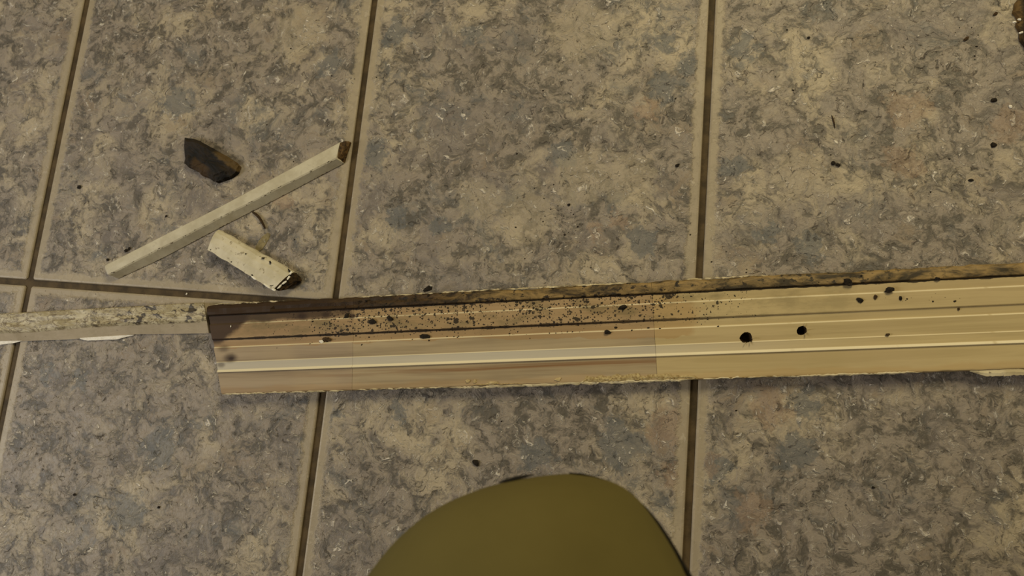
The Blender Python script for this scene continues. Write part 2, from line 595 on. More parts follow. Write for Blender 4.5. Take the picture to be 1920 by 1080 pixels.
# two nail holes really cut into the third block
M_HOLE = plain('hole_wall', c255(30, 20, 9), c255(66, 46, 22), 500.0)
tgt = seg_objs[2]
for k, (hx, hy, hr, st, sd) in enumerate(HOLES):
    bm = bmesh.new()
    n = 14
    rr = [1 + 0.30 * nz((math.cos(2 * math.pi * i / n), math.sin(2 * math.pi * i / n), 0), 1.3, sd) for i in range(n)]
    rings = []
    for (s, z) in ((0.35, 0.003), (0.8, 0.0055), (1.0, 0.011), (1.08, 0.02)):
        rings.append([(hx + st * hr * s * rr[i] * math.cos(2 * math.pi * i / n), hy + hr * s * rr[i] * math.sin(2 * math.pi * i / n), z) for i in range(n)])
    loft(bm, rings)
    cut = from_bm('cutter', bm, M_HOLE, casing)
    md = tgt.modifiers.new('hole', 'BOOLEAN')
    md.operation = 'DIFFERENCE'
    md.object = cut
    md.solver = 'EXACT'
    md.material_mode = 'TRANSFER'
    bpy.context.view_layer.update()
    dg = bpy.context.evaluated_depsgraph_get()
    me = bpy.data.meshes.new_from_object(tgt.evaluated_get(dg))
    tgt.modifiers.clear()
    tgt.data = me
    bpy.data.objects.remove(cut)
    # torn fibres round the hole
    for q in range(3):
        bm = bmesh.new()
        a = -1.9 + q * 0.9 + k
        p0 = Vector((hx + hr * 1.05 * math.cos(a), hy + hr * 1.0 * math.sin(a), H - .0004))
        dirv = Vector((math.cos(a) * .5 - .4, math.sin(a), 0.25)).normalized()
        rings = []
        for t in range(4):
            rad = 0.0006 * (1 - t / 3.4)
            c = p0 + dirv * (0.0011 * t)
            rings.append([c + Vector((rad * math.cos(u), rad * math.sin(u) * .7, rad * math.sin(u))) for u in (0, 1.57, 3.14, 4.71)])
        loft(bm, rings)
        from_bm('wood_fibre', bm, M_W3, casing)

# peeling paint along both long edges of the casing
M_FLAKE = paint_material('cream_paint_edge', c255(186, 170, 130), c255(212, 198, 162), 0.7, 1.0)


def flake(x0, x1, out, inn, z0, seed, north=False, lift=0.0, step=0.0014):
    """ragged ribbon of paint: out(t) beyond the edge, inn(t) over the wood"""
    bm = bmesh.new()
    n = max(4, int((x1 - x0) / step))
    rings = []
    for k in range(n + 1):
        t = k / n
        x = x0 + (x1 - x0) * t
        env = min(1, t * 8 + .15, (1 - t) * 8 + .15)
        a = (out + 0.0009 * nz((x, 0, 0), 190, seed) + 0.0006 * nz((x, 0, 0), 600, seed)) * env
        b = (inn + (0.0010 + inn * .25) * nz((x, 0, 1), 170, seed + 2) + 0.0008 * nz((x, 0, 1), 520, seed)) * env
        zz = z0 + 0.0006 * nz((x, 1, 0), 140, seed + 4) + lift * t
        ya, yb = (-a, b) if not north else (BW + a, BW - b)
        ym = (ya + yb) / 2
        rings.append([(x, ya, zz - 0.0009), (x, ya, zz - 0.0003), (x, ym, zz + 0.0005), (x, yb, zz + 0.0003), (x, yb, zz - 0.0002), (x, ym, zz - 0.0001)])
    loft(bm, rings)
    return from_bm('paint_flake', bm, M_FLAKE, casing)


flake(0.0205, 0.066, 0.0009, 0.0004, 0.0112, 1)
flake(0.063, 0.150, 0.0007, 0.0003, 0.0113, 2)
flake(0.148, 0.236, 0.0006, 0.0003, 0.0113, 21)
flake(0.234, 0.342, 0.0018, 0.0002, 0.0108, 3)
flake(0.330, 0.352, 0.0012, 0.0016, 0.0114, 31)
flake(0.350, 0.366, 0.0016, 0.0010, 0.0112, 32)
flake(0.366, 0.440, 0.0015, 0.0007, 0.0112, 4)
flake(0.438, 0.520, 0.0003, 0.0004, 0.0115, 5)
flake(0.515, 0.620, 0.0008, 0.0005, 0.0115, 6)
flake(0.655, 0.760, 0.0048, 0.0003, 0.0105, 7)
flake(0.700, 1.08, 0.0046, 0.0008, 0.0112, 8)
flake(0.006, 0.080, 0.0003, 0.0003, 0.0094, 11, True)
flake(0.150, 0.225, 0.0003, 0.0004, 0.0094, 12, True)
flake(0.225, 0.285, 0.0003, 0.0004, 0.0094, 15, True)
flake(0.285, 0.400, 0.0003, 0.0008, 0.0096, 13, True)
flake(0.440, 0.515, 0.0004, 0.0005, 0.0094, 14, True)
M_FRAY = plain('frayed_wood', c255(146, 122, 78), c255(196, 176, 126), 500.0)
for (a_, b_, inn_, z_, sd_) in ((0.352, 0.378, .0050, .01195, 41), (0.374, 0.402, .0056, .01200, 42), (0.398, 0.428, .0046, .01195, 43), (0.424, 0.446, .0034, .0119, 44), (0.255, 0.300, .0014, .0119, 45)):
    fr = flake(a_, b_, -.0006, inn_, z_, sd_, step=0.0006)
    fr.data.materials[0] = M_FRAY
    fr.name = 'frayed_edge'
# loose slivers on the south flat
M_SLIV = plain('pale_sliver', c255(172, 150, 104), c255(200, 180, 134), 300.0)
for (sx, sy, L, Wd, an) in ((0.252, 0.0045, .004, .003, .2), (0.2585, 0.0040, .0032, .0028, .5), (0.274, 0.0022, .011, .0022, .05),
                            (0.331, 0.0036, .005, .0026, .2), (0.745, 0.0062, .013, .0042, .05)):
    bm = lump_bm(1.0, sx * 50, 0.16, 2, 0.75)
    for v in bm.verts:
        p = Vector((v.co.x * L / 2, v.co.y * Wd / 2, v.co.z * .004))
        p.rotate(Euler((0, 0, an)))
        v.co = p + Vector((sx, sy, .0117))
    from_bm('wood_sliver', bm, M_SLIV, casing)

# mould grains sitting on the upper half of the casing (nobody could count them)
bm = bmesh.new()
rg = random.Random(21)


def prof_z(y):
    for (a, b) in zip(PROF[4:], PROF[5:]):
        if a[0] <= y <= b[0] and b[0] > a[0]:
            return a[1] + (b[1] - a[1]) * (y - a[0]) / (b[0] - a[0])
    return H


def grain(x, y, r, z=None):
    z = prof_z(y) if z is None else z
    n = rg.choice((5, 6, 7))
    a0 = rg.random() * 6.28
    sx = rg.uniform(.8, 1.7)
    ring = []
    for i in range(n):
        a = a0 + 2 * math.pi * i / n
        k = r * rg.uniform(.6, 1.25)
        ring.append((x + sx * k * math.cos(a), y + k * math.sin(a)))
    b = [bm.verts.new((p[0], p[1], z - .0002)) for p in ring]
    t = [bm.verts.new((x + (p[0] - x) * .6, y + (p[1] - y) * .6, z + r * .55)) for p in ring]
    for i in range(n):
        j = (i + 1) % n
        bm.faces.new((b[i], b[j], t[j], t[i]))
    bm.faces.new(t)


clusters = [(rg.uniform(.08, .44), rg.uniform(.044, .083), rg.uniform(.004, .016)) for _ in range(46)]
clusters += [(0.160, 0.0585, .010), (0.172, 0.0575, .009), (0.18, 0.0635, .008), (0.155, .0655, .006), (.61, .0600, .007), (.625, .058, .006), (0.645, .0575, .006),
             (0.635, 0.0625, .005), (.62, .078, .012), (.60, .0785, .010), (.56, .078, .012), (.52, .078, .012), (0.48, .077, .012), (0.42, 0.0655, 0.008), (.12, .044, .006)]
for (cx, cy, cr) in clusters:
    for _ in range(rg.randint(1, 4)):
        x = cx + rg.gauss(0, cr)
        y = cy + rg.gauss(0, cr * .35)
        if 0.02 < x < 0.80 and 0.036 < y < 0.0835:
            grain(x, y, 0.00028 + 0.0008 * rg.random() ** 3)
for _ in range(170):
    x = rg.uniform(.10, .50)
    y = rg.choice((.0506, .0733, .0652, .0436)) + rg.gauss(0, .0005)
    if x < rg.uniform(.3, .6):
        grain(x, y, 0.0003 + 0.0006 * rg.random() ** 2)
mg = from_bm('mould_specks', bm, M_DIRT, casing)
tag(mg, 'black mould specks', None, None, 'stuff')

# ------------------------------------------------------------------ painted strip left of the casing
M_STRIPTOP = None


def strip_material():
    g = G('mould_stained_strip')
    O = g.obj()
    x, y, z = g.sep(O)
    n = g.noise(g.comb(x * 34.0, y * 70.0, 0.0), 1.0, 5.0, 0.62, 1.6)
    n2 = g.noise(g.comb(x * 110.0, y * 160.0, 2.0), 1.0, 4.0, 0.6, 0.8)
    col = g.mix(g.ss(n, 0.35, 0.62), c255(150, 136, 100), c255(190, 178, 146))
    col = g.mix(g.ss(n2, 0.48, 0.62) * g.ss(n, 0.40, 0.56) * 0.75, col, c255(80, 62, 32))
    n7 = g.noise(g.comb(x * 46.0, y * 90.0, 5.0), 1.0, 4.0, 0.6, 2.2)
    col = g.mix(g.ss((n7 - 0.5).abs(), 0.045, 0.012) * g.ss(n, 0.34, 0.48) * 0.7, col, c255(92, 72, 38))
    col = g.mix(g.ss(n2, 0.53, 0.60) * g.ss(x, -0.06, 0.05) * 0.9, col, c255(44, 34, 18))
    top = g.ss(z, 0.0070, 0.0085)
    n3 = g.noise(g.comb(x * 60.0, y * 60.0, 7.0), 1.0, 4.0, 0.6)
    side = g.mix(g.ss(n3, 0.4, 0.7) * 0.4, c255(190, 174, 146), c255(158, 142, 110))
    side = g.mix(g.ss(n2, 0.64, 0.70) * 0.7, side, c255(60, 48, 28))
    col = g.mix(top, side, col)
    g.bump(n * 0.8 + n2 * 0.4, 0.0008, 0.7)
    return g.fin(col, 0.5, 0.4)


def poly_at(pts, x, z):
    for (a, b) in zip(pts, pts[1:]):
        if a[0] <= x <= b[0]:
            t = (x - a[0]) / (b[0] - a[0])
            return at(x, a[1] + (b[1] - a[1]) * t, z)
    return at(x, pts[-1][1], z)


org = at(200, 600, 0)
strip = empty('door_stop_strip', (org.x, org.y, 0))
tag(strip, 'narrow white painted wooden strip with brown mould on top, ending at the casing', 'wooden strip')
Nedge = [(-330, 608), (0, 588.5), (400, 566.6)]
Redge = [(-330, 636), (0, 621), (60, 619), (111, 613.5), (156, 609.5), (250, 605), (400, 597.8)]
Sedge = [(-330, 662), (0, 641), (130, 636.5), (250, 627), (400, 624.8)]
bm = bmesh.new()
rings = []
K = 70
for k in range(K + 1):
    x = -330 + (382.0 + 330) * k / K
    a = poly_at(Nedge, x, 0.0095) - org
    r = poly_at(Redge, x + 5.0 * k / K, 0.0095) - org
    s = poly_at(Sedge, x + 9.5 * k / K, 0.001) - org
    r.y += 0.0007 * nz((x, 0, 0), .06, 3)
    top = lambda t: a.lerp(r, t) + Vector((0, 0, 0.0007 * nz((x * .01, t * 2, 0), 3.0, 1)))
    rings.append([(a.x, a.y, 0), (a.x, a.y + .0003, 0.0085), tuple(top(.04)), tuple(top(.28)), tuple(top(.52)), tuple(top(.78)), tuple(top(.97)),
                  tuple(r.lerp(s, .12)), tuple(r.lerp(s, .55)), tuple(s), (s.x, s.y + .0006, 0)])
loft(bm, rings)
from_bm('strip_body', bm, strip_material(), strip)
for (x0, x1, y0, y1, th, sd) in ((-60, 45, 640.5, 636.5, 7.5, 1), (150, 250, 633.5, 627.5, 6, 2)):
    bm = bmesh.new()
    rings = []
    n = 14
    for k in range(n + 1):
        t = k / n
        x = x0 + (x1 - x0) * t
        yt = y0 + (y1 - y0) * t
        thk = th * min(1, .35 + t * 5, .2 + (1 - t) * 3) * (1 + .3 * nz((x, 0, 0), .05, sd))
        p = at(x, yt, 0.0016) - org
        q = at(x, yt + thk, 0.0012) - org
        rings.append([tuple(p), tuple(q), (q.x, q.y, 0.0004), (p.x, p.y, 0.0004)])
    loft(bm, rings)
    tag(from_bm('paint_flake', bm, M_CHIP, strip), 'white paint flake')

# ------------------------------------------------------------------ long white stick
M_STICK = paint_material('ivory_painted_wood', c255(180, 170, 144), c255(198, 189, 164), 0.12, 3.0)
M_ROTBROWN = plain('broken_brown_wood', c255(44, 30, 14), c255(108, 82, 46), 250.0)
org = at(420, 405, 0)
stick = empty('white_stick', (org.x, org.y, 0))
tag(stick, 'long narrow white painted wooden stick lying slanted on the tile with a broken brown end', 'wooden stick')
Ue = [(197, 497), (420, 383.5), (638, 266)]
Re = [(204, 515), (416, 406.5), (524, 351), (630, 297)]
Le = [(222, 522), (300, 486), (425, 420), (520, 372), (645, 306)]
SH = 0.0085


def along(pts, t):
    x = pts[0][0] + (pts[-1][0] - pts[0][0]) * t
    for (a, b) in zip(pts, pts[1:]):
        if x <= b[0] + 1e-6:
            u = (x - a[0]) / (b[0] - a[0])
            return (x, a[1] + (b[1] - a[1]) * u)
    return pts[-1]


def stick_ring(t, shrink=0.0, dz=0.0):
    a = at(*along(Ue, t), SH) - org
    r = at(*along(Re, t), SH) - org
    s = at(*along(Le, t), 0.0008) - org
    r += Vector((0.0003 * nz((t, 0, 0), 30, 2), 0.0004 * nz((t, 0, 0), 40, 5), 0))
    m = (a + r) / 2
    pts = [Vector((a.x, a.y + .0003, 0)), Vector((a.x, a.y + .0003, SH - .001)), a.lerp(r, .06) + Vector((0, 0, 0.0)), a.lerp(r, .5) + Vector((0, 0, .0003)),
           a.lerp(r, .94), r.lerp(s, .10), r.lerp(s, .6), s, Vector((s.x, s.y, 0))]
    if shrink:
        c = Vector((m.x, m.y, SH * .45))
        pts = [p.lerp(c, shrink) for p in pts]
        for p in pts: p.z = max(0, p.z)
    return [tuple(p) for p in pts]


bm = bmesh.new()
dirx = (at(638, 266, 0) - at(197, 497, 0)).normalized()
rings = []
r0 = stick_ring(0.0, 0.30)
rings.append([tuple(Vector(p) - dirx * .0022) for p in r0])
rings.append([tuple(Vector(p) - dirx * .0010) for p in stick_ring(0.0, 0.08)])
for k in range(41):
    rings.append(stick_ring(k / 40))
loft(bm, rings)
bmesh.ops.bevel(bm, geom=[e for e in bm.edges if e.calc_length() > 1], offset=.0003, affect='EDGES')
from_bm('stick_body', bm, M_STICK, stick)
# broken end
bm = bmesh.new()
rings = []
base = [Vector(p) for p in stick_ring(1.0)]
for k in range(7):
    t = k / 6
    ring = []
    for i, p in enumerate(base):
        lead = 0.0105 if i < 4 else (0.0075 if i < 6 else 0.0050)
        c = Vector((base[2].x, base[2].y, SH * .4)).lerp(Vector((base[5].x, base[5].y, SH * .4)), .4)
        q = p.lerp(c, 0.06 + 0.40 * t ** 2.2) + dirx * (lead * t - .0004) + nzv(p * 1, 300, t * 3) * .0007 * (t > 0)
        q.z = max(0, q.z * (1 - .12 * t))
        ring.append(tuple(q))
    rings.append(ring)
loft(bm, rings)
tag(from_bm('broken_end', bm, M_ROTBROWN, stick), 'broken brown bare wood end')
# grime and small chips along its two lower edges
keep_bm = bmesh.new()
bm = keep_bm
rg = random.Random(9)
for _ in range(80):
    t = rg.random()
    ring = [Vector(p) for p in stick_ring(t)]
    p = (ring[4].lerp(ring[5], rg.random()) if rg.random() < .55 else ring[7])
    L = rg.uniform(.0006, .0030)
    wd = rg.uniform(.00010, .00028)
    side = Vector((-dirx.y, dirx.x, 0))
    a, b = p - dirx * L / 2, p + dirx * L / 2
    up = Vector((0, 0, .00025))
    q = [a, p - side * wd, b, p + side * wd]
    v0 = [bm.verts.new(c - up) for c in q]
    v1 = [bm.verts.new(c + up) for c in q]
    for i in range(4):
        bm.faces.new((v0[i], v0[(i + 1) % 4], v1[(i + 1) % 4], v1[i]))
    bm.faces.new(v1)
tag(from_bm('edge_grime', bm, M_DIRTBROWN, stick), 'dark grime along the edges', None, None, 'stuff')
# dirt clinging to the left tip
for (x, y, r) in ((237, 470, .0016), (203, 487, .0014), (213, 513, .0012), (243, 466, .0014)):
    b = lump_bm(r, x, .7)
    for v in b.verts:
        v.co += at(x, y, 0.0) - org
    from_bm('dirt_clot', b, M_DIRT, stick)

# ------------------------------------------------------------------ short white piece with a rotten end
M_SHORT = paint_material('peeling_white_paint', c255(188, 178, 150), c255(208, 198, 172), 0.55, 9.0, 0.8, c255(96, 78, 44))
M_ROT = plain('rotten_black_wood', c255(20, 15, 8), c255(70, 52, 28), 260.0, 0.85, 0.2, 0.0015)
org = at(470, 490, 0)
short = empty('white_offcut', (org.x, org.y, 0))
tag(short, 'short white painted wood offcut with peeling paint and a black rotten end', 'wood offcut')
HZ = 0.0105
Wc, Nc, Ec, Sc = (389, 468), (409, 431), (550, 510), (512, 544)
bm = bmesh.new()
rings = []
K = 26
for k in range(K + 1):
    t = k / K
    px = [Wc[0] + (Sc[0] - Wc[0]) * t, Wc[1] + (Sc[1] - Wc[1]) * t]
    qx = [Nc[0] + (Ec[0] - Nc[0]) * t, Nc[1] + (Ec[1] - Nc[1]) * t]
    s = at(px[0], px[1] + 2.4 * nz((t, 0, 0), 9, 1) + 1.2 * nz((t, 0, 0), 26, 2) * (t > .45), HZ) - org
    n_ = at(qx[0] + 1.0, qx[1] + (2.0 * nz((t, 0, 0), 10, 6)), HZ * .55) - org
    e0 = (nz((t, 0, 0), 14, 3)) * .0004
    m1 = s.lerp(n_, .35); m1.z = HZ + .0006 + e0
    m2 = s.lerp(n_, .65); m2.z = HZ + .0002 + e0
    m3 = s.lerp(n_, .87); m3.z = HZ - .0016
    sb = s + Vector((0.0006, 0.0012, 0)); sb.z = HZ - .0016
    sg = s + Vector((0.0012, 0.0030, 0)); sg.z = 0.0
    ng = Vector((n_.x + .0004, n_.y + .0006, 0))
    rings.append([tuple(q) for q in (sg, sb, s, m1, m2, m3, n_, ng)])
sh0 = [Vector(p) for p in rings[0]]
loft(bm, rings)
from_bm('offcut_body', bm, M_SHORT, short)
bm = bmesh.new()
base = [Vector(p) for p in rings[-1]]
dirs = (at(550, 527, 0) - at(470, 480, 0)).normalized()
rr = []
for k in range(6):
    t = k / 5
    ring = []
    for i, p in enumerate(base):
        c = sum(base, Vector()) / len(base)
        lead = (.0065, .008, .006, .006, .008, .009, .010, .010)[i]
        q = p.lerp(c, .05 + .30 * t ** 2) + dirs * (lead * t - .0003) + nzv(p, 220, t * 2) * .0016 * (t > 0)
        q.z = max(0, q.z * (1 - .22 * t))
        ring.append(tuple(q))
    rr.append(ring)
loft(bm, rr)
tag(from_bm('rotten_end', bm, M_ROT, short), 'black rotten wood end')
# lifted curls of paint at the rotten end and dark pits
M_CURL = paint_material('paint_curl', c255(222, 214, 192), c255(236, 230, 212), 0.15, 4.0)
for i, (x, y, L, an) in enumerate(((500, 536, 14, .5), (513, 543, 9, .2), (524, 538, 9, -.9), (533, 530, 9, -.7), (541, 521, 8, -1.0), (476, 521, 12, .5), (545, 512, 6, -1.2))):
    p = at(x, y, HZ) - org
    b = lump_bm(.001, i * 3.3, .5, 2, .4)
    for v in b.verts:
        q = Vector((v.co.x * L * .30, v.co.y * 1.0, v.co.z * 1.0))
        q.rotate(Euler((0, 0, -an)))
        v.co = q + p + Vector((0, 0, -.0002))
    from_bm('paint_curl', b, M_CURL, short)
for i, (x, y, L, an) in enumerate(((512, 535, 14, -.25), (526, 526, 8, -.6), (493, 484, 7, -.1), (507, 492, 6, .9), (434, 491, 3.2, 0), (395, 468, 2.4, 0), (541, 507, 12, .75), (461, 476, 2.6, 0), (473, 516, 5, .5), (506, 525, 4, .2))):
    p = at(x, y, HZ) - org
    b = lump_bm(.001, i * 2.1 + 50, .35, 2, .5)
    for v in b.verts:
        q = Vector((v.co.x * L * .26, v.co.y * .8, v.co.z * .8))
        q.rotate(Euler((0, 0, -an)))
        v.co = q + p + Vector((0, 0, -.0001 if i not in (6,) else -.002))
    from_bm('mould_spot', b, M_DIRT, short)

# ------------------------------------------------------------------ dark rotten chunk
g = G('rotten_chunk_wood')
O = g.obj()
x, y, z = g.sep(O)
n = g.noise(g.comb(x * 60 + y * 90, y * 60 - x * 30, z * 100), 1.0, 6.0, .65, .6)
n2 = g.noise(O, 420.0, 4.0, .6)
ux = x * 0.86 - y * 0.5      # along the chunk, to the lower right
uy = x * 0.5 + y * 0.86
col = g.mix(g.ss(n, .38, .62), c255(12, 9, 5), c255(38, 28, 14))
col = g.mix(g.ss(uy + (n - .5) * .012, 0.0035, 0.0070) * g.ss(ux, -0.004, 0.006) * .8, col, c255(92, 72, 38))
col = g.mix(g.ss(uy + (n - .5) * .010, -0.0070, -0.0095) * g.ss(ux + (n - .5) * .01, 0.012, 0.002) * g.ss(ux, -0.016, -0.010) * .8, col, c255(70, 50, 22))
g.bump(n * .7 + n2 * .3, .0016, .9)
M_CHUNK = g.fin(col, .75, .3)
out = [(349, 275), (351, 262), (368, 263), (385, 270), (404, 281), (424, 292), (446, 306), (453, 314), (449, 325), (436, 335), (422, 340), (410, 344), (398, 337), (384, 331), (370, 321), (358, 316), (352, 309)]
hts = [.009, .010, .011, .011, .010, .009, .008, .007, .008, .009, .009, .008, .006, .006, .007, .009, .009]
org = at(401, 302, 0)
b = chunk_bm([at(x, y, 0) for x, y in out], hts, org, 4.0, .74, 2, .0013)
ck = from_bm('rotten_wood_chunk', b, M_CHUNK)
ck.location = (org.x, org.y, 0)
tag(ck, 'dark brown rotten wood chunk lying alone above the long white stick', 'wood chunk')

# chunk cut by the right edge of the photograph
out = [(1905, -30), (1908, 0), (1901, 12), (1897, 25), (1906, 36), (1903, 50), (1910, 62), (1911, 78), (1922, 92), (1945, 104), (1975, 100), (2000, 70), (2005, 20), (1990, -40), (1950, -60)]
hts = [.008, .007, .005, .005, .006, .005, .006, .006, .007, .008, .010, .011, .012, .012, .010]
org = at(1950, 20, 0)
g = G('rotten_edge_wood')
O = g.obj()
n = g.noise(O, 150.0, 6.0, .65, .6)
x, y, z = g.sep(O)
col = g.mix(g.ss(n, .38, .62), c255(18, 13, 7), c255(60, 44, 22))
col = g.mix(g.ss(x + (n - .5) * .012, -.0150, -.0185) * .9, col, c255(104, 80, 42))
g.bump(n, .0016, .9)
M_CH2 = g.fin(col, .75, .3)
b = chunk_bm([at(x, y, 0) for x, y in out], hts, org, 14.0, .80, 2, .0012)
ck2 = from_bm('rotten_wood_chunk', b, M_CH2)
ck2.location = (org.x, org.y, 0)
tag(ck2, 'black and brown crumbling wood chunk cut off by the upper right corner', 'wood chunk')
for i, (x, y, L, an) in enumerate(((1902, 42, 5, .25), (1911, 37, 4, -.1), (1914, 62, 5, .3))):
    b = lump_bm(.0012, i * 5.1, .5, 2, .4)
    for v in b.verts:
        q = Vector((v.co.x * L * .30, v.co.y * .8, v.co.z * 1.2))
        q.rotate(Euler((0, 0, an)))
        v.co = q + at(x, y, .0052) - org
    tag(from_bm('paint_fleck', b, M_CHIP, ck2), 'white paint fleck')

# ------------------------------------------------------------------ splinter, smear and single crumbs
def tube(name, pts, rads, m):
    """bent splinter through world points"""
    bm = bmesh.new()
    rings = []
    o0 = Vector((pts[0].x, pts[0].y, 0))
    for i, p in enumerate(pts):
        d = (pts[min(i + 1, len(pts) - 1)] - pts[max(i - 1, 0)]).normalized()
        s = d.cross(Vector((0, 0, 1))).normalized()
        u = Vector((0, 0, 1))
        rings.append([p - o0 + s * rads[i] * math.cos(a) + u * max(-p.z + .0, rads[i] * math.sin(a)) for a in [k * math.pi / 4 for k in range(8)]])
    loft(bm, rings)
    o = from_bm(name, bm, m, None, True)
    o.location = o0
    return o


M_TWIG = plain('dark_splinter', c255(26, 18, 9), c255(74, 54, 28), 500.0)
pts = [at(x, y, .0011) for x, y in ((474, 398), (480, 402), (486, 408), (491, 416), (495, 424), (497.5, 429))]
tag(tube('wood_splinter', pts, [.0010, .0013, .0014, .0013, .0011, .0005], M_TWIG), 'dark curved splinter poking out from under the long white stick', 'splinter')
pts = [at(x, y, .0006) for x, y in ((1559.5, 216), (1562, 223), (1564, 231), (1565.5, 240))]
tag(tube('wood_splinter', pts, [.0003, .0006, .0006, .0003], M_TWIG), 'tiny thin dark splinter on the tile in the upper right', 'splinter')

# dried glue smear next to the short offcut
g = G('dried_glue')
n = g.noise(g.obj(), 200.0, 4.0, .6)
M_GLUE = g.fin(g.mix(g.ss(n, .35, .65), c255(116, 104, 72), c255(140, 126, 88)), 0.35, .5)
out = [(480, 462), (486, 452), (492, 443), (501, 437), (507, 440), (504, 449), (498, 458), (492, 467), (484, 471), (478, 470)]
org = at(493, 455, 0)
b = chunk_bm([at(x, y, 0) for x, y in out], [.0005] * len(out), org, 2.0, .8, 2, .0011)
o = from_bm('glue_smear', b, M_GLUE)
o.location = (org.x, org.y, 0)
tag(o, 'yellowish dried glue smear on the tile beside the short white offcut', 'smear')

CR = [  # px, py, radius in mm, z, stretch, angle, material, label
    (893, 868, 2.6, 0, 1.5, -.5, M_DIRT, 'black crumb on the tile between the casing and the knee'),
    (1562, 306.5, 1.9, 0, 1.2, 0, M_DIRT, 'left one of a pair of black crumbs on the upper right tile'),
    (1571, 309.5, 1.7, 0, 1.4, -.3, M_DIRT, 'right one of a pair of black crumbs on the upper right tile'),
    (1863.5, 188, 2.0, 0, 1.3, 0, M_DIRT, 'black crumb left of the small white paint chip'),
    (1863, 272.5, 2.2, 0, 1.3, -.3, M_DIRT, 'black crumb below the white paint chip near the right edge'),
    (1811, 73.5, 1.7, 0, 1.5, .9, M_DIRTBROWN, 'brown oval crumb on the tile at the upper right'),
    (1866, 26.5, 1.5, 0, 1.8, .7, M_DIRTBROWN, 'long brown crumb just left of the corner wood chunk'),
    (1820, 338, 1.5, 0, 1.5, 0, M_DIRT, 'small dark crumb low on the right-hand upper tile'),
    (149, 351, 1.9, 0, 1.7, .5, M_DIRT, 'black crumb beside the leftmost grout line'),
    (312, 405, 1.2, 0, 1.1, 0, M_DIRT, 'small black crumb above the left part of the white stick'),
    (298, 951, 1.3, 0, 1.1, 0, M_DIRT, 'small black crumb on the lower left tile'),
    (140, 927.5, 1.2, 0, 1.3, 0, M_DIRT, 'small grey-black crumb at the far lower left'),
    (1066.5, 384, 1.4, 0, 1.1, .5, M_DIRT, 'largest black speck among specks on the middle tile'),
    (1270, 310, 1.6, 0, 1.4, .5, M_DIRT, 'dark crumb near the right edge of the middle tile'),
    (1637, 914, 1.1, 0, 1.3, 0, M_DIRT, 'lone small dark crumb on the lower right tile'),
    (1516, 71, 1.2, 0, 1.1, 0, M_DIRT, 'dark speck high on the upper right tile'),
    (803, 541.5, 2.6, .0105, 1.8, .3, M_DIRT, 'black crusty crumb on the upper edge of the casing'),
    (1590, 529.5, 3.2, .0118, 1.35, .2, M_DIRT, 'large black crumb in the groove behind the casing lip'),
    (1667, 544.5, 2.8, .0125, 1.5, .35, M_DIRT, 'elongated black crumb right of the large groove crumb'),
    (1612, 562.5, 2.0, .0122, 1.5, -.5, M_DIRT, 'dark crumb left in the speckled cluster on the casing'),
    (1641, 557, 2.0, .0122, .9, 0, M_DIRTBROWN, 'brown curled crumb in the speckled cluster on the casing'),
    (1688, 559, 2.0, .0122, .7, 0, M_DIRT, 'dark crumb right in the speckled cluster on the casing'),
    (1756, 523, 1.8, .0112, 1.7, 0, M_DIRT, 'thin dark crumb at the right of the casing groove'),
    (1168, 577, 2.6, .0118, 1.5, .3, M_DIRT, 'black crumb in the casing groove at the middle joint'),
    (1139, 622.5, 2.0, .0121, 1.7, .1, M_DIRT, 'flat black crumb on the damp stain of the casing'),
    (796, 630.5, 2.2, .0105, 2.0, -.1, M_DIRT, 'black crumb in the second casing groove'),
    (650, 593, 2.4, .0108, 1.2, .1, M_DIRT, 'black crumb at the upper left of the casing by the first joint'),
    (699, 603, 2.6, .0122, 1.5, .2, M_DIRT, 'black crumb right of the first joint of the casing'),
    (732, 597, 2.3, .0122, 1.5, -.4, M_DIRT, 'second black crumb right of the first joint of the casing'),
    (613, 636, 2.2, .0105, 2.2, -.1, M_DIRTBROWN, 'brown crumbly debris in the left part of the second casing groove'),
    (1797, 579.5, 1.3, .0105, .7, 0, M_DIRTBROWN, 'small brown crumb in the right part of a casing groove'),
    (1664, 627.5, 1.4, .0117, 1.4, 0, M_DIRTBROWN, 'small brown crumb on the lower ridge of the casing'),
]
for i, (px, py, r, z, st, an, m, lab) in enumerate(CR):
    r *= .00060
    b = lump_bm(r * 1.5, i * 7.7 + 1, .55, 2, .6, (st, 1.0))
    o = from_bm('dirt_crumb', b, m)
    q = at(px, py, z)
    o.location = (q.x, q.y, z)
    o.rotation_euler = (0, 0, an)
    tag(o, lab, 'crumb', 'loose dirt crumbs')

for (px, py, r, z, st, lab) in ((1894.5, 200, 2.0, 0, 1, 'small white paint chip on the tile near the right edge'),
                                (350.5, 551, 1.4, -.0022, .8, 'tiny white paint chip lying in the grout joint above the mouldy strip'),
                                (603, 641, 1.7, .0107, 1.6, 'small white paint chip among debris in the casing groove'),
                                (433, 612, 1.2, .0122, .7, 'tiny white paint chip at the dark end of the casing')):
    b = lump_bm(r * .0009, px, .5, 1, .5, (st, 1.0))
    o = from_bm('paint_chip', b, M_CHIP)
    q = at(px, py, z)
    o.location = (q.x, q.y, z)
    tag(o, lab, 'paint chip', 'loose paint chips')

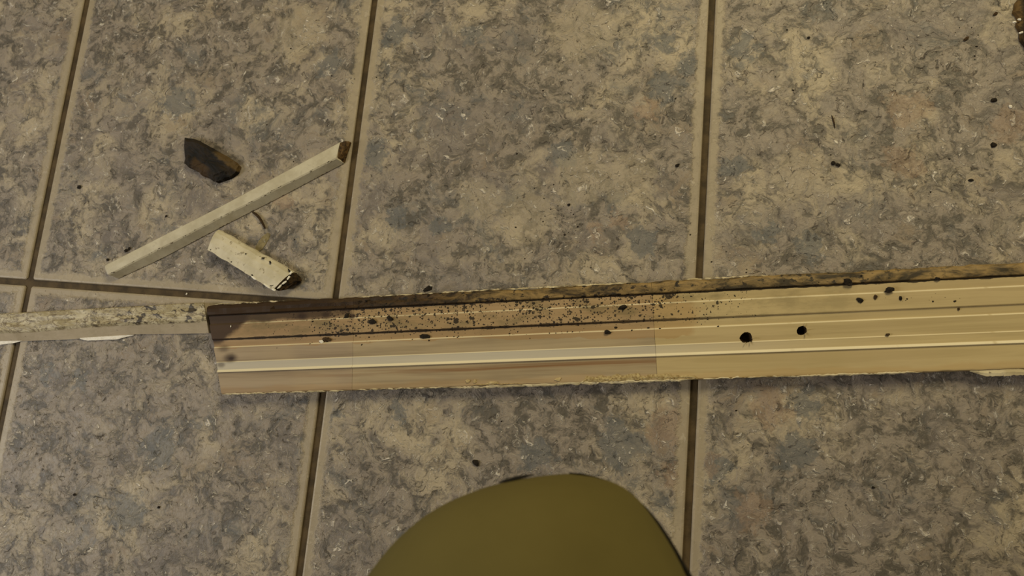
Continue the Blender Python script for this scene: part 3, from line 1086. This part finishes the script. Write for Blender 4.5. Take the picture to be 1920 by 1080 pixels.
# dust-fine dark specks
bm = bmesh.new()
rg = random.Random(5)
SP = [(706, 145), (665, 148), (1020, 372), (1018, 415), (1057, 405), (1075, 402), (1083, 425), (1059, 440), (1055, 433), (1066, 436), (994, 452), (998, 473), (984, 485),
      (1108, 502), (1294, 440), (1266, 185), (1010, 156), (1018, 170), (969, 288), (967, 426), (1694, 88), (1487, 169), (1454, 144), (1476, 56), (1362, 472), (1334, 491), (1399, 511),
      (1772, 139), (1799, 52), (1791, 61), (1822, 52), (1834, 66), (1831, 87), (1827, 105), (1828, 112), (1888, 8), (622, 142), (500, 234), (545, 91), (550, 303), (345, 386), (466, 422),
      (552, 449), (1038, 346), (1002, 353), (1033, 392), (1046, 386), (1022, 405), (1014, 410), (1400, 505), (1745, 360), (1780, 298), (1558, 290), (1020, 600), (940, 790), (850, 785), (1380, 770), (1180, 890)]
for (x, y) in SP:
    p = at(x, y, 0)
    grain(p.x, p.y, rg.uniform(.0005, .0009), 0.0)
for _ in range(140):
    p = at(rg.gauss(1045, 45), rg.gauss(425, 45), 0) if rg.random() < .3 else at(rg.uniform(0, 1920), rg.uniform(0, 1080), 0)
    grain(p.x, p.y, rg.uniform(.00020, .00045), 0.0)
tag(from_bm('dirt_specks', bm, M_DIRT), 'fine dark specks of dirt scattered over the tiles', 'dirt', None, 'stuff')

# ------------------------------------------------------------------ crouching person: one bent knee in olive trousers
g = G('olive_cloth')
O = g.obj()
n = g.noise(O, 14.0, 4.0, .55)
wv = g.noise(O, 1400.0, 2.0, .5)
col = g.mix(g.ss(n, .3, .7), c255(91, 82, 44), c255(98, 88, 48))
g.bump(n * .6 + wv * .02, .004, .5)
M_CLOTH = g.fin(col, .9, .1)
M_RIM = plain('dark_rim', c255(20, 16, 8), c255(34, 28, 16), 300.0)
M_SHOE = plain('dark_shoe', c255(40, 34, 26), c255(58, 50, 40), 90.0, .6)

ZK = 0.285
person = empty('person', (0.56, -0.42, 0.0))
tag(person, 'crouching person, only one bent knee in olive trousers reaching in at the bottom edge', 'person')
po = Vector((0.56, -0.42, 0.0))
# thigh silhouette rows: (py, left x, right x) at the height of the knee
ROWS = [(893, 1010, 1112), (903, 950, 1150), (918, 895, 1178), (940, 840, 1202), (970, 790, 1226), (1010, 745, 1252), (1050, 712, 1275), (1090, 684, 1293), (1150, 655, 1310), (1250, 625, 1325), (1400, 600, 1335)]
tip = at(1062, 887, ZK)
bm = bmesh.new()
rings = []
NS = 28
for (py, xl, xr) in ROWS:
    a = at(xl, py, ZK)
    c = at(xr, py, ZK)
    m = (a + c) / 2
    hx = (c - a) / 2
    rad = hx.length
    rings.append([tuple(m + hx * math.cos(2 * math.pi * k / NS) + Vector((0, 0, rad * .80 * math.sin(2 * math.pi * k / NS))) - po) for k in range(NS)])
# on to the hip, outside the picture
m_last = (at(ROWS[-1][1], ROWS[-1][0], ZK) + at(ROWS[-1][2], ROWS[-1][0], ZK)) / 2
for (dy, r, dz) in ((-.10, .086, .0), (-.22, .094, .005), (-.30, .085, .01)):
    m = m_last + Vector((-.02 * dy / -.1, dy, dz))
    rings.append([tuple(m + Vector((r * math.cos(2 * math.pi * k / NS), 0, r * .9 * math.sin(2 * math.pi * k / NS))) - po) for k in range(NS)])
vr = loft(bm, rings, False, True)
tv = bm.verts.new(tip - po)
for k in range(NS):
    bm.faces.new((vr[0][(k + 1) % NS], vr[0][k], tv))
# shin
rings = []
for (x, y, z, r) in ((.575, -.205, .285, .058), (.573, -.230, .24, .062), (.570, -.275, .18, .060), (.566, -.325, .12, .055), (.563, -.360, .075, .052), (.562, -.375, .055, .052)):
    rings.append([(x + r * math.cos(2 * math.pi * k / NS) - po.x, y + r * math.sin(2 * math.pi * k / NS) - po.y, z) for k in range(NS)])
loft(bm, rings)
leg = from_bm('trouser_leg', bm, M_CLOTH, person, True)
rm = leg.modifiers.new('remesh', 'REMESH')
rm.mode = 'VOXEL'
rm.voxel_size = .004
rm.use_smooth_shade = True
sm = leg.modifiers.new('smooth', 'SMOOTH')
sm.iterations = 4
bpy.context.view_layer.update()
dg = bpy.context.evaluated_depsgraph_get()
me = bpy.data.meshes.new_from_object(leg.evaluated_get(dg))
leg.modifiers.clear()
leg.data = me


def rim(pixels, rads, z):  # thin dark tube running just outside the outline of the knee
    pts = [at(x, y, z) for x, y in pixels]
    bm = bmesh.new()
    rings = []
    for i, p in enumerate(pts):
        d = (pts[min(i + 1, len(pts) - 1)] - pts[max(i - 1, 0)]).normalized()
        s = d.cross(Vector((0, 0, 1))).normalized()
        rings.append([tuple(p - po + s * rads[i] * math.cos(a) + Vector((0, 0, rads[i] * math.sin(a)))) for a in [k * math.pi / 4 for k in range(8)]])
    loft(bm, rings)
    tag(from_bm('trouser_rim', bm, M_RIM, leg, True), 'thin dark rim')


rs = [(1066, 888.5), (1090, 891), (1112, 897), (1135, 906), (1160, 920), (1185, 938), (1206, 957), (1226, 980), (1246, 1009), (1262, 1035), (1276, 1060), (1290, 1084), (1304, 1120)]
rim([(x + 1.0 + 3.2 * min(1, k / 6), y - 1.6) for k, (x, y) in enumerate(rs)], [.0003, .0005, .0007, .0008] + [.0010] * 7 + [.0011] * 2, ZK)
rim([(935, 905), (950, 901), (968, 896.5), (985, 893), (1002, 890)], [.0002, .0008, .0009, .0007, .0002], ZK)

# shoe under the shin
bm = bmesh.new()
rings = []
for (y, wd, h) in ((-.335, .024, .045), (-.325, .034, .065), (-.29, .038, .075), (-.25, .039, .072), (-.21, .043, .058), (-.17, .047, .046), (-.13, .045, .038), (-.105, .034, .030), (-.095, .018, .020)):
    ring = []
    for k in range(12):
        a = 2 * math.pi * k / 12
        cz = h / 2
        ring.append((.562 + wd * math.copysign(abs(math.cos(a)) ** .7, math.cos(a)) - po.x, y - .135 - po.y, cz + h / 2 * math.copysign(abs(math.sin(a)) ** .7, math.sin(a))))
    rings.append(ring)
loft(bm, rings)
from_bm('shoe', bm, M_SHOE, person, True)
